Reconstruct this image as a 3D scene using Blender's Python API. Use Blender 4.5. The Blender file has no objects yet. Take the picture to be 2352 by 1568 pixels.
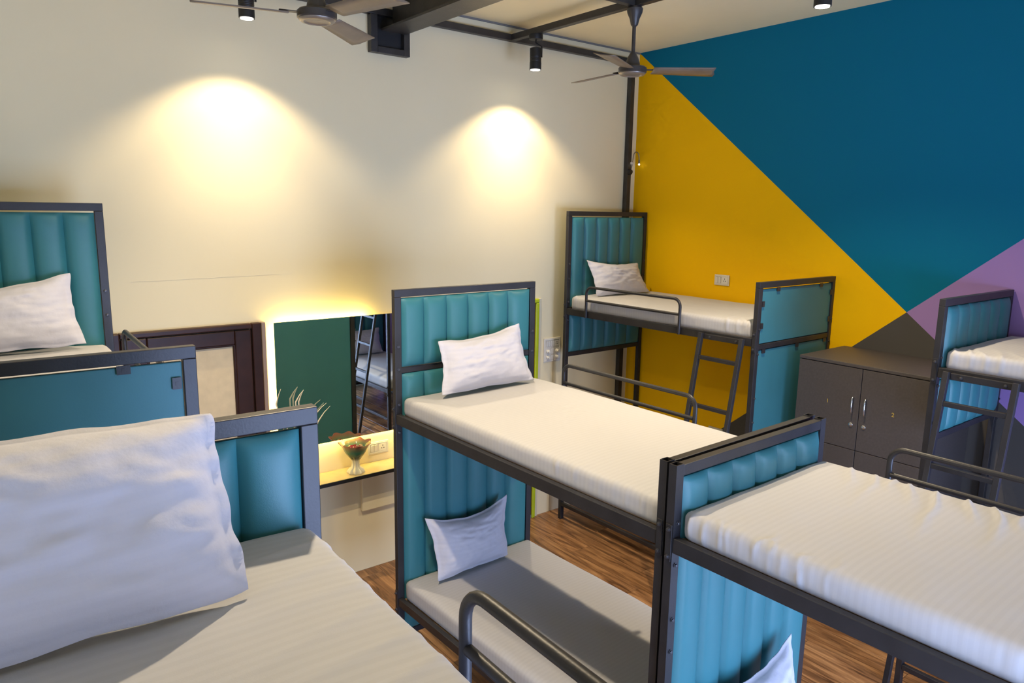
import bpy, bmesh, math, random
from mathutils import Vector, Matrix, noise

random.seed(7)
scene = bpy.context.scene
COL = scene.collection

# ------------------------------------------------------------------ camera
cam_data = bpy.data.cameras.new('camera')
cam_data.sensor_fit = 'HORIZONTAL'
cam_data.sensor_width = 36.0
cam_data.lens = 1662.85 * 36.0 / 2352.0
cam_data.clip_start = 0.05
cam = bpy.data.objects.new('camera', cam_data)
COL.objects.link(cam)
_F = Vector((0.60808336, 0.77380718, -0.17736144))
_R = Vector((0.78789011, -0.61562362, 0.01538598))
_U = Vector((0.09728211, 0.14909728, 0.9840255))
CAM = Vector((-4.9357, -4.5476, 2.6141))
m = Matrix(((_R.x, _U.x, -_F.x, CAM.x), (_R.y, _U.y, -_F.y, CAM.y), (_R.z, _U.z, -_F.z, CAM.z), (0, 0, 0, 1)))
cam.matrix_world = m
scene.camera = cam

# ------------------------------------------------------------------ world, daylight, exposure
world = bpy.data.worlds.new('sky')
scene.world = world
world.use_nodes = True
bg = world.node_tree.nodes['Background']
bg.inputs[0].default_value = (0.62, 0.76, 1.0, 1)
bg.inputs[1].default_value = 1.0

scene.view_settings.view_transform = 'Standard'
scene.view_settings.look = 'None'
scene.view_settings.gamma = 1.0
scene.view_settings.use_curve_mapping = False
scene.view_settings.exposure = 0.52

WARM = (1.0, 0.81, 0.55)
COOL = (0.46, 0.60, 1.0)
SPOT_POWER = 42.0
BEAM_POWER = 38.0
DAY_POWER = 125.0


def day_light(loc, sx, sz, power):
    d = bpy.data.lights.new('window_daylight', 'AREA')
    d.shape = 'RECTANGLE'
    d.size = sx
    d.size_y = sz
    d.energy = power
    d.color = COOL
    o = bpy.data.objects.new('window_daylight', d)
    o.location = loc
    o.rotation_euler = (math.radians(90), 0, 0)   # -Z of the lamp looks along +Y, into the room
    COL.objects.link(o)


WIN = [(-6.1, -4.5), (-4.2, -2.6), (-2.3, -0.7)]
for xa, xb in WIN:
    day_light(((xa + xb) / 2, -5.55, 1.15), xb - xa, 2.0, DAY_POWER)

# ------------------------------------------------------------------ helpers
MATS = {}


def nodes_of(name):
    mt = bpy.data.materials.new(name)
    mt.use_nodes = True
    nt = mt.node_tree
    return mt, nt, nt.nodes['Principled BSDF']


def mat(name, col, rough=0.5, metal=0.0, bump=0.0, bscale=80.0, var=0.0, vscale=6.0, coat=0.0, spec=0.5):
    if name in MATS:
        return MATS[name]
    mt, nt, b = nodes_of(name)
    b.inputs['Base Color'].default_value = (*col, 1)
    b.inputs['Roughness'].default_value = rough
    b.inputs['Metallic'].default_value = metal
    b.inputs['Specular IOR Level'].default_value = spec
    b.inputs['Coat Weight'].default_value = coat
    tc = nt.nodes.new('ShaderNodeTexCoord')
    if var > 0:
        n = nt.nodes.new('ShaderNodeTexNoise')
        n.inputs['Scale'].default_value = vscale
        n.inputs['Detail'].default_value = 5
        nt.links.new(tc.outputs['Object'], n.inputs['Vector'])
        r = nt.nodes.new('ShaderNodeValToRGB')
        r.color_ramp.elements[0].position = 0.3
        r.color_ramp.elements[1].position = 0.7
        r.color_ramp.elements[0].color = (*[c * (1 - var) for c in col], 1)
        r.color_ramp.elements[1].color = (*[min(1, c * (1 + var)) for c in col], 1)
        nt.links.new(n.outputs['Fac'], r.inputs[0])
        nt.links.new(r.outputs[0], b.inputs['Base Color'])
    if bump > 0:
        n2 = nt.nodes.new('ShaderNodeTexNoise')
        n2.inputs['Scale'].default_value = bscale
        n2.inputs['Detail'].default_value = 4
        nt.links.new(tc.outputs['Object'], n2.inputs['Vector'])
        bp = nt.nodes.new('ShaderNodeBump')
        bp.inputs['Strength'].default_value = bump
        bp.inputs['Distance'].default_value = 0.003
        nt.links.new(n2.outputs['Fac'], bp.inputs['Height'])
        nt.links.new(bp.outputs[0], b.inputs['Normal'])
    MATS[name] = mt
    return mt


def emit(name, col, strength):
    mt, nt, b = nodes_of(name)
    b.inputs['Base Color'].default_value = (*col, 1)
    b.inputs['Emission Color'].default_value = (*col, 1)
    b.inputs['Emission Strength'].default_value = strength
    MATS[name] = mt
    return mt


class MB:
    """collects shapes; build() links them as ONE mesh object"""

    def __init__(self):
        self.v = []
        self.f = []

    def box(self, x0, x1, y0, y1, z0, z1):
        i = len(self.v)
        self.v += [(x, y, z) for z in (z0, z1) for y in (y0, y1) for x in (x0, x1)]
        self.f += [tuple(i + k for k in q) for q in
                   ((0, 2, 3, 1), (4, 5, 7, 6), (0, 1, 5, 4), (2, 6, 7, 3), (0, 4, 6, 2), (1, 3, 7, 5))]
        return self

    def obox(self, mx, sx, sy, sz):
        i = len(self.v)
        for z in (-sz, sz):
            for y in (-sy, sy):
                for x in (-sx, sx):
                    self.v.append(tuple(mx @ Vector((x, y, z))))
        self.f += [tuple(i + k for k in q) for q in
                   ((0, 2, 3, 1), (4, 5, 7, 6), (0, 1, 5, 4), (2, 6, 7, 3), (0, 4, 6, 2), (1, 3, 7, 5))]
        return self

    def bar(self, p, q, w, h, up=(0, 0, 1)):
        p, q = Vector(p), Vector(q)
        d = (q - p)
        L = d.length
        d.normalize()
        s = d.cross(Vector(up))
        if s.length < 1e-4:
            s = d.cross(Vector((1, 0, 0)))
        s.normalize()
        u = s.cross(d)
        M = Matrix(((d.x, s.x, u.x, 0), (d.y, s.y, u.y, 0), (d.z, s.z, u.z, 0), (0, 0, 0, 1)))
        M.translation = (p + q) / 2
        return self.obox(M, L / 2, w / 2, h / 2)

    def tube_sq(self, x0, x1, y0, y1, z0, z1, t):
        """open-topped square tube"""
        i = len(self.v)
        for z in (z0, z1):
            self.v += [(x0, y0, z), (x1, y0, z), (x1, y1, z), (x0, y1, z)]
        self.v += [(x0 + t, y0 + t, z1), (x1 - t, y0 + t, z1), (x1 - t, y1 - t, z1), (x0 + t, y1 - t, z1)]
        zd = z1 - 0.06
        self.v += [(x0 + t, y0 + t, zd), (x1 - t, y0 + t, zd), (x1 - t, y1 - t, zd), (x0 + t, y1 - t, zd)]
        F = [(3, 2, 1, 0)]
        for k in range(4):
            n = (k + 1) % 4
            F.append((k, n, 4 + n, 4 + k))
            F.append((4 + k, 4 + n, 8 + n, 8 + k))
            F.append((8 + k, 8 + n, 12 + n, 12 + k))
        F.append((12, 13, 14, 15))
        self.f += [tuple(i + a for a in q) for q in F]
        return self

    def lathe(self, prof, cx=0, cy=0, n=24, mx=None):
        i = len(self.v)
        for r, z in prof:
            for k in range(n):
                a = 2 * math.pi * k / n
                p = Vector((cx + r * math.cos(a), cy + r * math.sin(a), z))
                if mx is not None:
                    p = mx @ p
                self.v.append(tuple(p))
        for j in range(len(prof) - 1):
            for k in range(n):
                a = i + j * n + k
                b = i + j * n + (k + 1) % n
                self.f.append((a, b, b + n, a + n))
        self.f.append(tuple(i + k for k in reversed(range(n))))
        self.f.append(tuple(i + (len(prof) - 1) * n + k for k in range(n)))
        return self

    def pipe(self, pts, r, n=10):
        pts = [Vector(p) for p in pts]
        i = len(self.v)
        prev = None
        for j, p in enumerate(pts):
            a = pts[max(j - 1, 0)]
            b = pts[min(j + 1, len(pts) - 1)]
            d = (b - a).normalized()
            if prev is None:
                s = d.orthogonal().normalized()
            else:
                s = (prev - d * prev.dot(d)).normalized()
            prev = s
            u = d.cross(s)
            for k in range(n):
                t = 2 * math.pi * k / n
                self.v.append(tuple(p + s * (r * math.cos(t)) + u * (r * math.sin(t))))
        for j in range(len(pts) - 1):
            for k in range(n):
                a = i + j * n + k
                b = i + j * n + (k + 1) % n
                self.f.append((a, b, b + n, a + n))
        self.f.append(tuple(i + k for k in reversed(range(n))))
        self.f.append(tuple(i + (len(pts) - 1) * n + k for k in range(n)))
        return self

    def mesh(self, name, material, smooth=False):
        me = bpy.data.meshes.new(name)
        me.from_pydata(self.v, [], self.f)
        me.update()
        me.materials.append(material)
        if smooth:
            me.polygons.foreach_set('use_smooth', [True] * len(me.polygons))
            me.set_sharp_from_angle(angle=math.radians(40))
        return me

    def build(self, name, material, parent=None, smooth=False, bevel=0.0, loc=None):
        o = link(name, self.mesh(name, material, smooth), parent)
        if loc:
            o.location = loc
        if bevel > 0:
            add_bevel(o, bevel)
        return o


def add_bevel(o, w, seg=2):
    b = o.modifiers.new('bevel', 'BEVEL')
    b.width = w
    b.segments = seg
    b.limit_method = 'ANGLE'
    b.angle_limit = math.radians(50)
    b.harden_normals = False


def link(name, me, parent=None):
    o = bpy.data.objects.new(name, me)
    COL.objects.link(o)
    if parent is not None:
        o.parent = parent
    return o


def tag(o, label=None, cat=None, group=None, kind=None):
    if label:
        o['label'] = label
    if cat:
        o['category'] = cat
    if group:
        o['group'] = group
    if kind:
        o['kind'] = kind
    return o


def empty(name, loc, rz=0.0):
    o = bpy.data.objects.new(name, None)
    o.empty_display_size = 0.1
    o.location = loc
    o.rotation_euler = (0, 0, rz)
    COL.objects.link(o)
    return o


def copy_tree(o, parent=None):
    c = o.copy()
    COL.objects.link(c)
    c.parent = parent
    for ch in list(o.children):
        copy_tree(ch, c)
    return c


def arc(c, a0, a1, r, ex, ey, n=6):
    c, ex, ey = Vector(c), Vector(ex), Vector(ey)
    return [c + ex * (r * math.cos(a0 + (a1 - a0) * k / n)) + ey * (r * math.sin(a0 + (a1 - a0) * k / n)) for k in range(n + 1)]


# ------------------------------------------------------------------ materials
M_WALL = mat('white_wall_paint', (0.85, 0.745, 0.49), 0.8, bump=0.08, bscale=60, var=0.02, vscale=1.5, spec=0.2)
M_CEIL = mat('cream_ceiling_paint', (0.88, 0.77, 0.50), 0.85, spec=0.2, bump=0.1, bscale=40, var=0.03, vscale=2.0)
M_METAL = mat('charcoal_powder_coat', (0.026, 0.025, 0.028), 0.42, bump=0.12, bscale=160, var=0.18, vscale=9, spec=0.42)
M_STEEL = mat('dark_structural_steel', (0.035, 0.032, 0.030), 0.42, bump=0.25, bscale=120, var=0.25, vscale=12)
M_TEAL = mat('teal_leatherette', (0.034, 0.182, 0.208), 0.45, bump=0.10, bscale=420, var=0.06, vscale=5, spec=0.5)
M_TEALBACK = mat('teal_backing_vinyl', (0.040, 0.182, 0.215), 0.55, bump=0.06, bscale=200, var=0.06, vscale=3)
M_CAB = mat('dark_brown_grey_laminate', (0.066, 0.056, 0.053), 0.5, bump=0.06, bscale=300, var=0.10, vscale=80)
M_BROWN = mat('glossy_dark_brown_wood', (0.036, 0.013, 0.007), 0.38, bump=0.15, bscale=30, var=0.25, vscale=10, spec=0.25)
M_LIME = mat('lime_green_paint', (0.46, 0.55, 0.01), 0.5, var=0.08, vscale=10)
M_CREAM = mat('cream_plywood', (0.74, 0.60, 0.38), 0.6, var=0.06, vscale=18, spec=0.2)
M_CHROME = mat('chrome', (0.75, 0.75, 0.76), 0.18, metal=1.0)
M_BOLT = mat('bolt_steel', (0.09, 0.09, 0.10), 0.4, metal=0.7)
M_PLASTIC = mat('ivory_plastic', (0.70, 0.66, 0.58), 0.35)
M_PLASTIC2 = mat('ivory_plastic_switch', (0.76, 0.73, 0.66), 0.3)
M_HOLE = mat('black_hole', (0.01, 0.01, 0.01), 0.8)
M_BLACK = mat('matt_black', (0.012, 0.012, 0.013), 0.5)
M_GOLD = mat('faded_yellow_paint', (0.50, 0.35, 0.06), 0.6)
M_PLY = mat('plywood_edge', (0.30, 0.19, 0.09), 0.7, var=0.2, vscale=30)
M_FANM = mat('dark_bronze_fan_metal', (0.050, 0.044, 0.042), 0.35, bump=0.05, var=0.15, vscale=15)
M_BLADE = mat('brown_fan_blade', (0.20, 0.155, 0.115), 0.35, var=0.15, vscale=12)
M_LED = emit('yellow_led_strip', (1.0, 0.79, 0.27), 20.0)
M_BULB = emit('spot_lens', (1.0, 0.93, 0.80), 25.0)
M_BULB2 = emit('reading_lamp_led', (1.0, 0.95, 0.85), 5.0)
M_LEAF = mat('pale_dry_leaf', (0.80, 0.70, 0.50), 0.6, var=0.1, vscale=20)
M_SHELF = mat('pale_oak_shelf', (0.50, 0.40, 0.22), 0.35, var=0.1, vscale=14)

# mirror
mt, nt, b = nodes_of('mirror_glass')
b.inputs['Base Color'].default_value = (0.80, 0.86, 0.82, 1)
b.inputs['Metallic'].default_value = 1.0
b.inputs['Roughness'].default_value = 0.0
M_MIRROR = mt

# window pane
mt, nt, b = nodes_of('window_pane')
tr = nt.nodes.new('ShaderNodeBsdfTransparent')
gl = nt.nodes.new('ShaderNodeBsdfGlossy')
gl.inputs['Roughness'].default_value = 0.02
mx = nt.nodes.new('ShaderNodeMixShader')
mx.inputs[0].default_value = 0.07
nt.links.new(tr.outputs[0], mx.inputs[1])
nt.links.new(gl.outputs[0], mx.inputs[2])
nt.links.new(mx.outputs[0], nt.nodes['Material Output'].inputs[0])
M_PANE = mt


def cloth(name, col, stripes=True, axis=1, scale=95.0, bump=0.25, crease=0.05):
    mt, nt, b = nodes_of(name)
    b.inputs['Roughness'].default_value = 0.75
    b.inputs['Sheen Weight'].default_value = 0.15
    tc = nt.nodes.new('ShaderNodeTexCoord')
    n = nt.nodes.new('ShaderNodeTexNoise')
    n.inputs['Scale'].default_value = 9
    n.inputs['Detail'].default_value = 6
    nt.links.new(tc.outputs['Object'], n.inputs['Vector'])
    bp = nt.nodes.new('ShaderNodeBump')
    bp.inputs['Strength'].default_value = bump
    bp.inputs['Distance'].default_value = 0.012
    nt.links.new(n.outputs['Fac'], bp.inputs['Height'])
    rg = nt.nodes.new('ShaderNodeTexNoise')
    rg.noise_type = 'RIDGED_MULTIFRACTAL'
    rg.inputs['Scale'].default_value = 3.2
    rg.inputs['Detail'].default_value = 3
    rg.inputs['Distortion'].default_value = 0.6
    nt.links.new(tc.outputs['Object'], rg.inputs['Vector'])
    bp0 = nt.nodes.new('ShaderNodeBump')
    bp0.inputs['Strength'].default_value = crease
    bp0.inputs['Distance'].default_value = 0.02
    nt.links.new(rg.outputs['Fac'], bp0.inputs['Height'])
    nt.links.new(bp0.outputs[0], bp.inputs['Normal'])
    fine = nt.nodes.new('ShaderNodeTexNoise')
    fine.inputs['Scale'].default_value = 500
    nt.links.new(tc.outputs['Object'], fine.inputs['Vector'])
    bp2 = nt.nodes.new('ShaderNodeBump')
    bp2.inputs['Strength'].default_value = 0.06
    bp2.inputs['Distance'].default_value = 0.002
    nt.links.new(fine.outputs['Fac'], bp2.inputs['Height'])
    nt.links.new(bp.outputs[0], bp2.inputs['Normal'])
    nt.links.new(bp2.outputs[0], b.inputs['Normal'])
    # satin stripe: tone on tone weave
    w = nt.nodes.new('ShaderNodeTexWave')
    w.wave_type = 'BANDS'
    w.bands_direction = 'Y' if axis == 1 else 'Z'
    w.inputs['Scale'].default_value = scale / 6.2832 * 1.0
    w.inputs['Distortion'].default_value = 0.4
    w.inputs['Detail'].default_value = 1
    nt.links.new(tc.outputs['Object'], w.inputs['Vector'])
    r = nt.nodes.new('ShaderNodeValToRGB')
    r.color_ramp.elements[0].position = 0.35
    r.color_ramp.elements[1].position = 0.65
    k = (0.962 if axis == 1 else 0.98) if stripes else 0.99
    r.color_ramp.elements[0].color = (*[c * k for c in col], 1)
    r.color_ramp.elements[1].color = (*col, 1)
    nt.links.new(w.outputs['Fac'], r.inputs[0])
    nt.links.new(r.outputs[0], b.inputs['Base Color'])
    return mt


M_SHEET = cloth('white_striped_sheet', (0.515, 0.512, 0.53), True, 1, 85.0, 0.22)
M_PILLOW = cloth('white_striped_pillowcase', (0.60, 0.595, 0.66), True, 2, 90.0, 0.6, 0.35)

# floor wood : grain runs along Y, each plank shifted by its own random value
mt, nt, b = nodes_of('walnut_laminate')
tc = nt.nodes.new('ShaderNodeTexCoord')
oi = nt.nodes.new('ShaderNodeObjectInfo')
geo = nt.nodes.new('ShaderNodeNewGeometry')
mul = nt.nodes.new('ShaderNodeMath')
mul.operation = 'MULTIPLY'
mul.inputs[1].default_value = 37.0
nt.links.new(oi.outputs['Random'], mul.inputs[0])
cmb = nt.nodes.new('ShaderNodeCombineXYZ')
nt.links.new(mul.outputs[0], cmb.inputs[0])
nt.links.new(mul.outputs[0], cmb.inputs[1])
va = nt.nodes.new('ShaderNodeVectorMath')
va.operation = 'ADD'
nt.links.new(tc.outputs['Object'], va.inputs[0])
nt.links.new(cmb.outputs[0], va.inputs[1])
mp = nt.nodes.new('ShaderNodeMapping')
mp.inputs['Scale'].default_value = (13.0, 1.3, 1.0)
nt.links.new(va.outputs[0], mp.inputs['Vector'])
n = nt.nodes.new('ShaderNodeTexNoise')
n.inputs['Scale'].default_value = 1.9
n.inputs['Detail'].default_value = 7
n.inputs['Roughness'].default_value = 0.6
n.inputs['Distortion'].default_value = 0.9
nt.links.new(mp.outputs[0], n.inputs['Vector'])
r = nt.nodes.new('ShaderNodeValToRGB')
e = r.color_ramp.elements
e[0].position = 0.32
e[0].color = (0.085, 0.038, 0.016, 1)
e[1].position = 0.70
e[1].color = (0.52, 0.28, 0.12, 1)
k = e.new(0.50)
k.color = (0.29, 0.14, 0.058, 1)
nt.links.new(n.outputs['Fac'], r.inputs[0])
hs = nt.nodes.new('ShaderNodeHueSaturation')
mr = nt.nodes.new('ShaderNodeMapRange')
mr.inputs['To Min'].default_value = 0.82
mr.inputs['To Max'].default_value = 1.15
nt.links.new(oi.outputs['Random'], mr.inputs['Value'])
nt.links.new(mr.outputs[0], hs.inputs['Value'])
nt.links.new(r.outputs[0], hs.inputs['Color'])
nt.links.new(hs.outputs[0], b.inputs['Base Color'])
b.inputs['Roughness'].default_value = 0.33
M_WOOD = mt

# mural on the right wall : four flat paint colours that meet at one crossing
mt, nt, b = nodes_of('mural_paint')
b.inputs['Roughness'].default_value = 0.7
b.inputs['Specular IOR Level'].default_value = 0.15
tc = nt.nodes.new('ShaderNodeTexCoord')
sp = nt.nodes.new('ShaderNodeSeparateXYZ')
nt.links.new(tc.outputs['Object'], sp.inputs[0])


def line_mask(slope):
    a = nt.nodes.new('ShaderNodeMath')
    a.operation = 'MULTIPLY_ADD'
    a.inputs[1].default_value = slope
    a.inputs[2].default_value = 2.001 + slope * 2.442
    nt.links.new(sp.outputs[1], a.inputs[0])
    g = nt.nodes.new('ShaderNodeMath')
    g.operation = 'GREATER_THAN'
    nt.links.new(sp.outputs[2], g.inputs[0])
    nt.links.new(a.outputs[0], g.inputs[1])
    return g


def mixc(fac, a, b_):
    mxn = nt.nodes.new('ShaderNodeMix')
    mxn.data_type = 'RGBA'
    nt.links.new(fac.outputs[0], mxn.inputs[0])
    for sock, v in ((mxn.inputs[6], a), (mxn.inputs[7], b_)):
        if isinstance(v, tuple):
            sock.default_value = (*v, 1)
        else:
            nt.links.new(v.outputs[2], sock)
    return mxn


g1 = line_mask(0.8088)
g2 = line_mask(-0.835)
right = mixc(g2, (0.35, 0.22, 0.53), (0.0, 0.160, 0.295))
left = mixc(g2, (0.085, 0.078, 0.072), (0.96, 0.54, 0.0))
allc = mixc(g1, left, right)
nt.links.new(allc.outputs[2], b.inputs['Base Color'])
n2 = nt.nodes.new('ShaderNodeTexNoise')
n2.inputs['Scale'].default_value = 70
nt.links.new(tc.outputs['Object'], n2.inputs['Vector'])
bp = nt.nodes.new('ShaderNodeBump')
bp.inputs['Strength'].default_value = 0.08
bp.inputs['Distance'].default_value = 0.003
nt.links.new(n2.outputs['Fac'], bp.inputs['Height'])
nt.links.new(bp.outputs[0], b.inputs['Normal'])
M_MURAL = mt

# vase glass
mt, nt, b = nodes_of('iridescent_vase_glass')
tc = nt.nodes.new('ShaderNodeTexCoord')
sp2 = nt.nodes.new('ShaderNodeSeparateXYZ')
nt.links.new(tc.outputs['Object'], sp2.inputs[0])
mr = nt.nodes.new('ShaderNodeMapRange')
mr.inputs['From Min'].default_value = 0.0
mr.inputs['From Max'].default_value = 0.222
nt.links.new(sp2.outputs[2], mr.inputs['Value'])
r = nt.nodes.new('ShaderNodeValToRGB')
e = r.color_ramp.elements
e[0].position = 0.0
e[0].color = (0.95, 0.92, 0.75, 1)
e[1].position = 1.0
e[1].color = (0.45, 0.13, 0.10, 1)
for pos, c in ((0.40, (0.90, 0.88, 0.68)), (0.50, (0.045, 0.06, 0.012)), (0.72, (0.03, 0.26, 0.17)), (0.86, (0.22, 0.24, 0.14))):
    k = e.new(pos)
    k.color = (*c, 1)
nt.links.new(mr.outputs[0], r.inputs[0])
nt.links.new(r.outputs[0], b.inputs['Base Color'])
b.inputs['Roughness'].default_value = 0.08
b.inputs['Transmission Weight'].default_value = 0.35
b.inputs['IOR'].default_value = 1.45
M_VASE = mt

# ------------------------------------------------------------------ room shell
X0, X1, Y0, Y1, HC = -6.6, 0.0, -5.3, 0.0, 3.976
fl = MB().box(X0 - 0.1, X1 + 0.1, Y0 - 0.1, Y1 + 0.1, -0.12, -0.012).build('floor', M_HOLE)
tag(fl, 'walnut coloured plank floor running along the room', kind='structure')
PW, PL = 0.19, 1.22
plank_cache = {}
x = X0
ci = 0
while x < X1 - 0.001:
    w = min(PW, X1 - x)
    y = Y0 - (ci * 0.437 % 1.0) * PL
    while y < Y1:
        a, c = max(y, Y0), min(y + PL, Y1)
        y += PL
        if c - a < 0.02:
            continue
        key = (round(w, 3), round(c - a, 3))
        if key not in plank_cache:
            g = 0.0009
            bw = 0.0014
            hw, hl = w / 2 - g, (c - a) / 2 - g
            mb = MB()
            mb.v = [(-hw, -hl, -0.012), (hw, -hl, -0.012), (hw, hl, -0.012), (-hw, hl, -0.012),
                    (-hw, -hl, -bw), (hw, -hl, -bw), (hw, hl, -bw), (-hw, hl, -bw),
                    (-hw + bw, -hl + bw, 0), (hw - bw, -hl + bw, 0), (hw - bw, hl - bw, 0), (-hw + bw, hl - bw, 0)]
            mb.f = [(8, 9, 10, 11)] + [(k, (k + 1) % 4, 4 + (k + 1) % 4, 4 + k) for k in range(4)] + \
                   [(4 + k, 4 + (k + 1) % 4, 8 + (k + 1) % 4, 8 + k) for k in range(4)]
            plank_cache[key] = mb.mesh('plank', M_WOOD)
        o = link('plank', plank_cache[key], fl)
        o.location = (x + w / 2, (a + c) / 2, 0)
    x += PW
    ci += 1

tag(MB().box(X0 - 0.1, X1 + 0.1, Y0 - 0.1, Y1 + 0.1, HC, HC + 0.1).build('ceiling', M_CEIL), 'cream painted flat ceiling', kind='structure')
wb = MB().box(X0 - 0.1, X1, Y1, Y1 + 0.1, 0, HC).build('wall_back', M_WALL)
tag(wb, 'white painted wall with the mirror and both doors', kind='structure')
wr = MB().box(X1, X1 + 0.1, Y0 - 0.1, Y1 + 0.1, 0, HC).build('wall_right', M_MURAL)
tag(wr, 'wall painted with yellow, blue, purple and grey triangles', kind='structure')
tag(MB().box(X0 - 0.1, X0, Y0 - 0.1, Y1, 0, HC).build('wall_left', M_WALL), 'plain white side wall', kind='structure')
wf = MB()
ZW0, ZW1 = 0.12, 2.15
xs = [X0] + [v for ab in WIN for v in ab] + [X1]
for i in range(0, len(xs), 2):
    wf.box(xs[i], xs[i + 1], Y0 - 0.1, Y0, 0, HC)
for xa, xb in WIN:
    wf.box(xa, xb, Y0 - 0.1, Y0, 0, ZW0)
    wf.box(xa, xb, Y0 - 0.1, Y0, ZW1, HC)
tag(wf.build('wall_front', M_WALL), 'white wall with two windows', kind='structure')
for i, (xa, xb) in enumerate(WIN):
    f = MB()
    t = 0.05
    f.box(xa, xb, Y0 - 0.08, Y0 - 0.02, ZW0, ZW0 + t).box(xa, xb, Y0 - 0.08, Y0 - 0.02, ZW1 - t, ZW1)
    f.box(xa, xa + t, Y0 - 0.08, Y0 - 0.02, ZW0 + t, ZW1 - t).box(xb - t, xb, Y0 - 0.08, Y0 - 0.02, ZW0 + t, ZW1 - t)
    xm = (xa + xb) / 2
    f.box(xm - t / 2, xm + t / 2, Y0 - 0.08, Y0 - 0.02, ZW0 + t, ZW1 - t)
    wo = tag(f.build('window_%d' % (i + 1), M_METAL), 'dark framed window behind the viewer', kind='structure')
    for c, d in ((xa + t, xm - t / 2), (xm + t / 2, xb - t)):
        MB().box(c, d, Y0 - 0.054, Y0 - 0.048, ZW0 + t, ZW1 - t).build('pane', M_PANE, wo)

# grey strip coloured as the shadow line where the white wall meets the ceiling
tag(MB().box(X0, X1 - 0.002, -0.012, -0.0005, HC - 0.012, HC - 0.0005).build('shadow_line_1', mat('grey_gap_shade', (0.20, 0.19, 0.18), 0.8)),
    'thin grey painted shadow line along the top of the white wall', kind='structure')
# hairline crack in the plaster
mb = MB()
pts = []
for k in range(31):
    t = k / 30
    pts.append((-4.113 + t * 0.852, -0.0004, 2.184 + 0.010 * t + 0.004 * noise.noise(Vector((t * 9, 0, 3)))))
mb.pipe(pts, 0.0005, 4)
mb.build('plaster_crack', mat('crack', (0.60, 0.54, 0.43), 0.9), wb)

# ---- door_1 : dark brown frame, cream panel (left of the mirror)
d1 = MB()
d1.box(-4.29, -4.20, -0.05, -0.001, 0, 1.9).box(-3.46, -3.40, -0.05, -0.001, 0, 1.9).box(-4.20, -3.46, -0.05, -0.001, 1.868, 1.9)
d1 = tag(d1.build('door_1', M_BROWN, bevel=0.006), 'dark brown panelled door left of the mirror', kind='structure')
MB().box(-3.399, -3.372, -0.04, -0.001, 0, 1.9).build('door_lining', mat('pale_brown_lining', (0.30, 0.21, 0.16), 0.6), d1, bevel=0.004)
lf = MB()
lf.box(-4.195, -4.06, -0.04, -0.004, 0.02, 1.862).box(-3.565, -3.465, -0.04, -0.004, 0.02, 1.862)
lf.box(-4.06, -3.565, -0.04, -0.004, 1.775, 1.862).box(-4.06, -3.565, -0.04, -0.004, 0.02, 0.18).box(-4.06, -3.565, -0.04, -0.004, 0.86, 0.98)
lf.build('door_leaf', M_BROWN, d1, bevel=0.006)
for z0, z1 in ((0.18, 0.86), (0.98, 1.775)):
    MB().box(-4.06, -3.565, -0.014, -0.008, z0, z1).build('door_panel', M_CREAM, d1)
    bd = MB()
    xa, xb = -4.06, -3.565
    for a, c in (((xa, z0), (xb, z0)), ((xa, z1), (xb, z1)), ((xa, z0), (xa, z1)), ((xb, z0), (xb, z1))):
        bd.bar((a[0], -0.022, a[1]), (c[0], -0.022, c[1]), 0.022, 0.022)
    bd.build('bead_moulding', M_BROWN, d1, bevel=0.006)
    for px, pz in ((-3.99, z1 - 0.06),):
        MB().lathe([(0.004, 0.0), (0.003, 0.002)], n=8, mx=Matrix.Translation((-3.82, -0.0141, z1 - 0.09)) @ Matrix.Rotation(math.radians(90), 4, 'X')).build('nail_head', M_HOLE, d1)

# ---- door_2 : brown door with lime green frame
d2 = MB()
d2.box(-1.140, -1.104, -0.035, -0.001, 0, 1.875).box(-2.02, -1.984, -0.035, -0.001, 0, 1.875).box(-2.02, -1.104, -0.035, -0.001, 1.875, 1.908)
d2 = tag(d2.build('door_2', M_LIME, bevel=0.008), 'brown door with a lime green frame behind the middle bunk', kind='structure')
MB().box(-1.984, -1.140, -0.022, -0.002, 0.03, 1.874).build('door_leaf', mat('reddish_brown_door', (0.065, 0.020, 0.010), 0.4, var=0.2), d2)
MB().box(-1.984, -1.140, -0.024, -0.002, 0.0, 0.029).build('threshold', mat('grey_threshold', (0.25, 0.25, 0.24), 0.5), d2)
MB().box(-1.100, -1.070, -0.018, -0.001, 0, 1.91).build('architrave', mat('cream_architrave', (0.68, 0.62, 0.45), 0.6), d2, bevel=0.004)
MB().lathe([(0.012, 0), (0.012, 0.03), (0.02, 0.035), (0.02, 0.05), (0.0, 0.055)], n=14, mx=Matrix.Translation((-1.20, -0.022, 0.12)) @ Matrix.Rotation(math.radians(90), 4, 'X')).build('door_knob', M_BOLT, d2, smooth=True)

# ------------------------------------------------------------------ steel frame under the ceiling
fr = empty('ceiling_frame', (-1.43, -1.26, 3.86))
tag(fr, 'dark square tube frame under the ceiling, joined to the corner post', 'frame')


def part(mb, name, material, parent, **k):
    """mesh in world coordinates made a child of an unrotated parent"""
    o = mb.build(name, material, parent, **k)
    o.location = -parent.location
    return o


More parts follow.
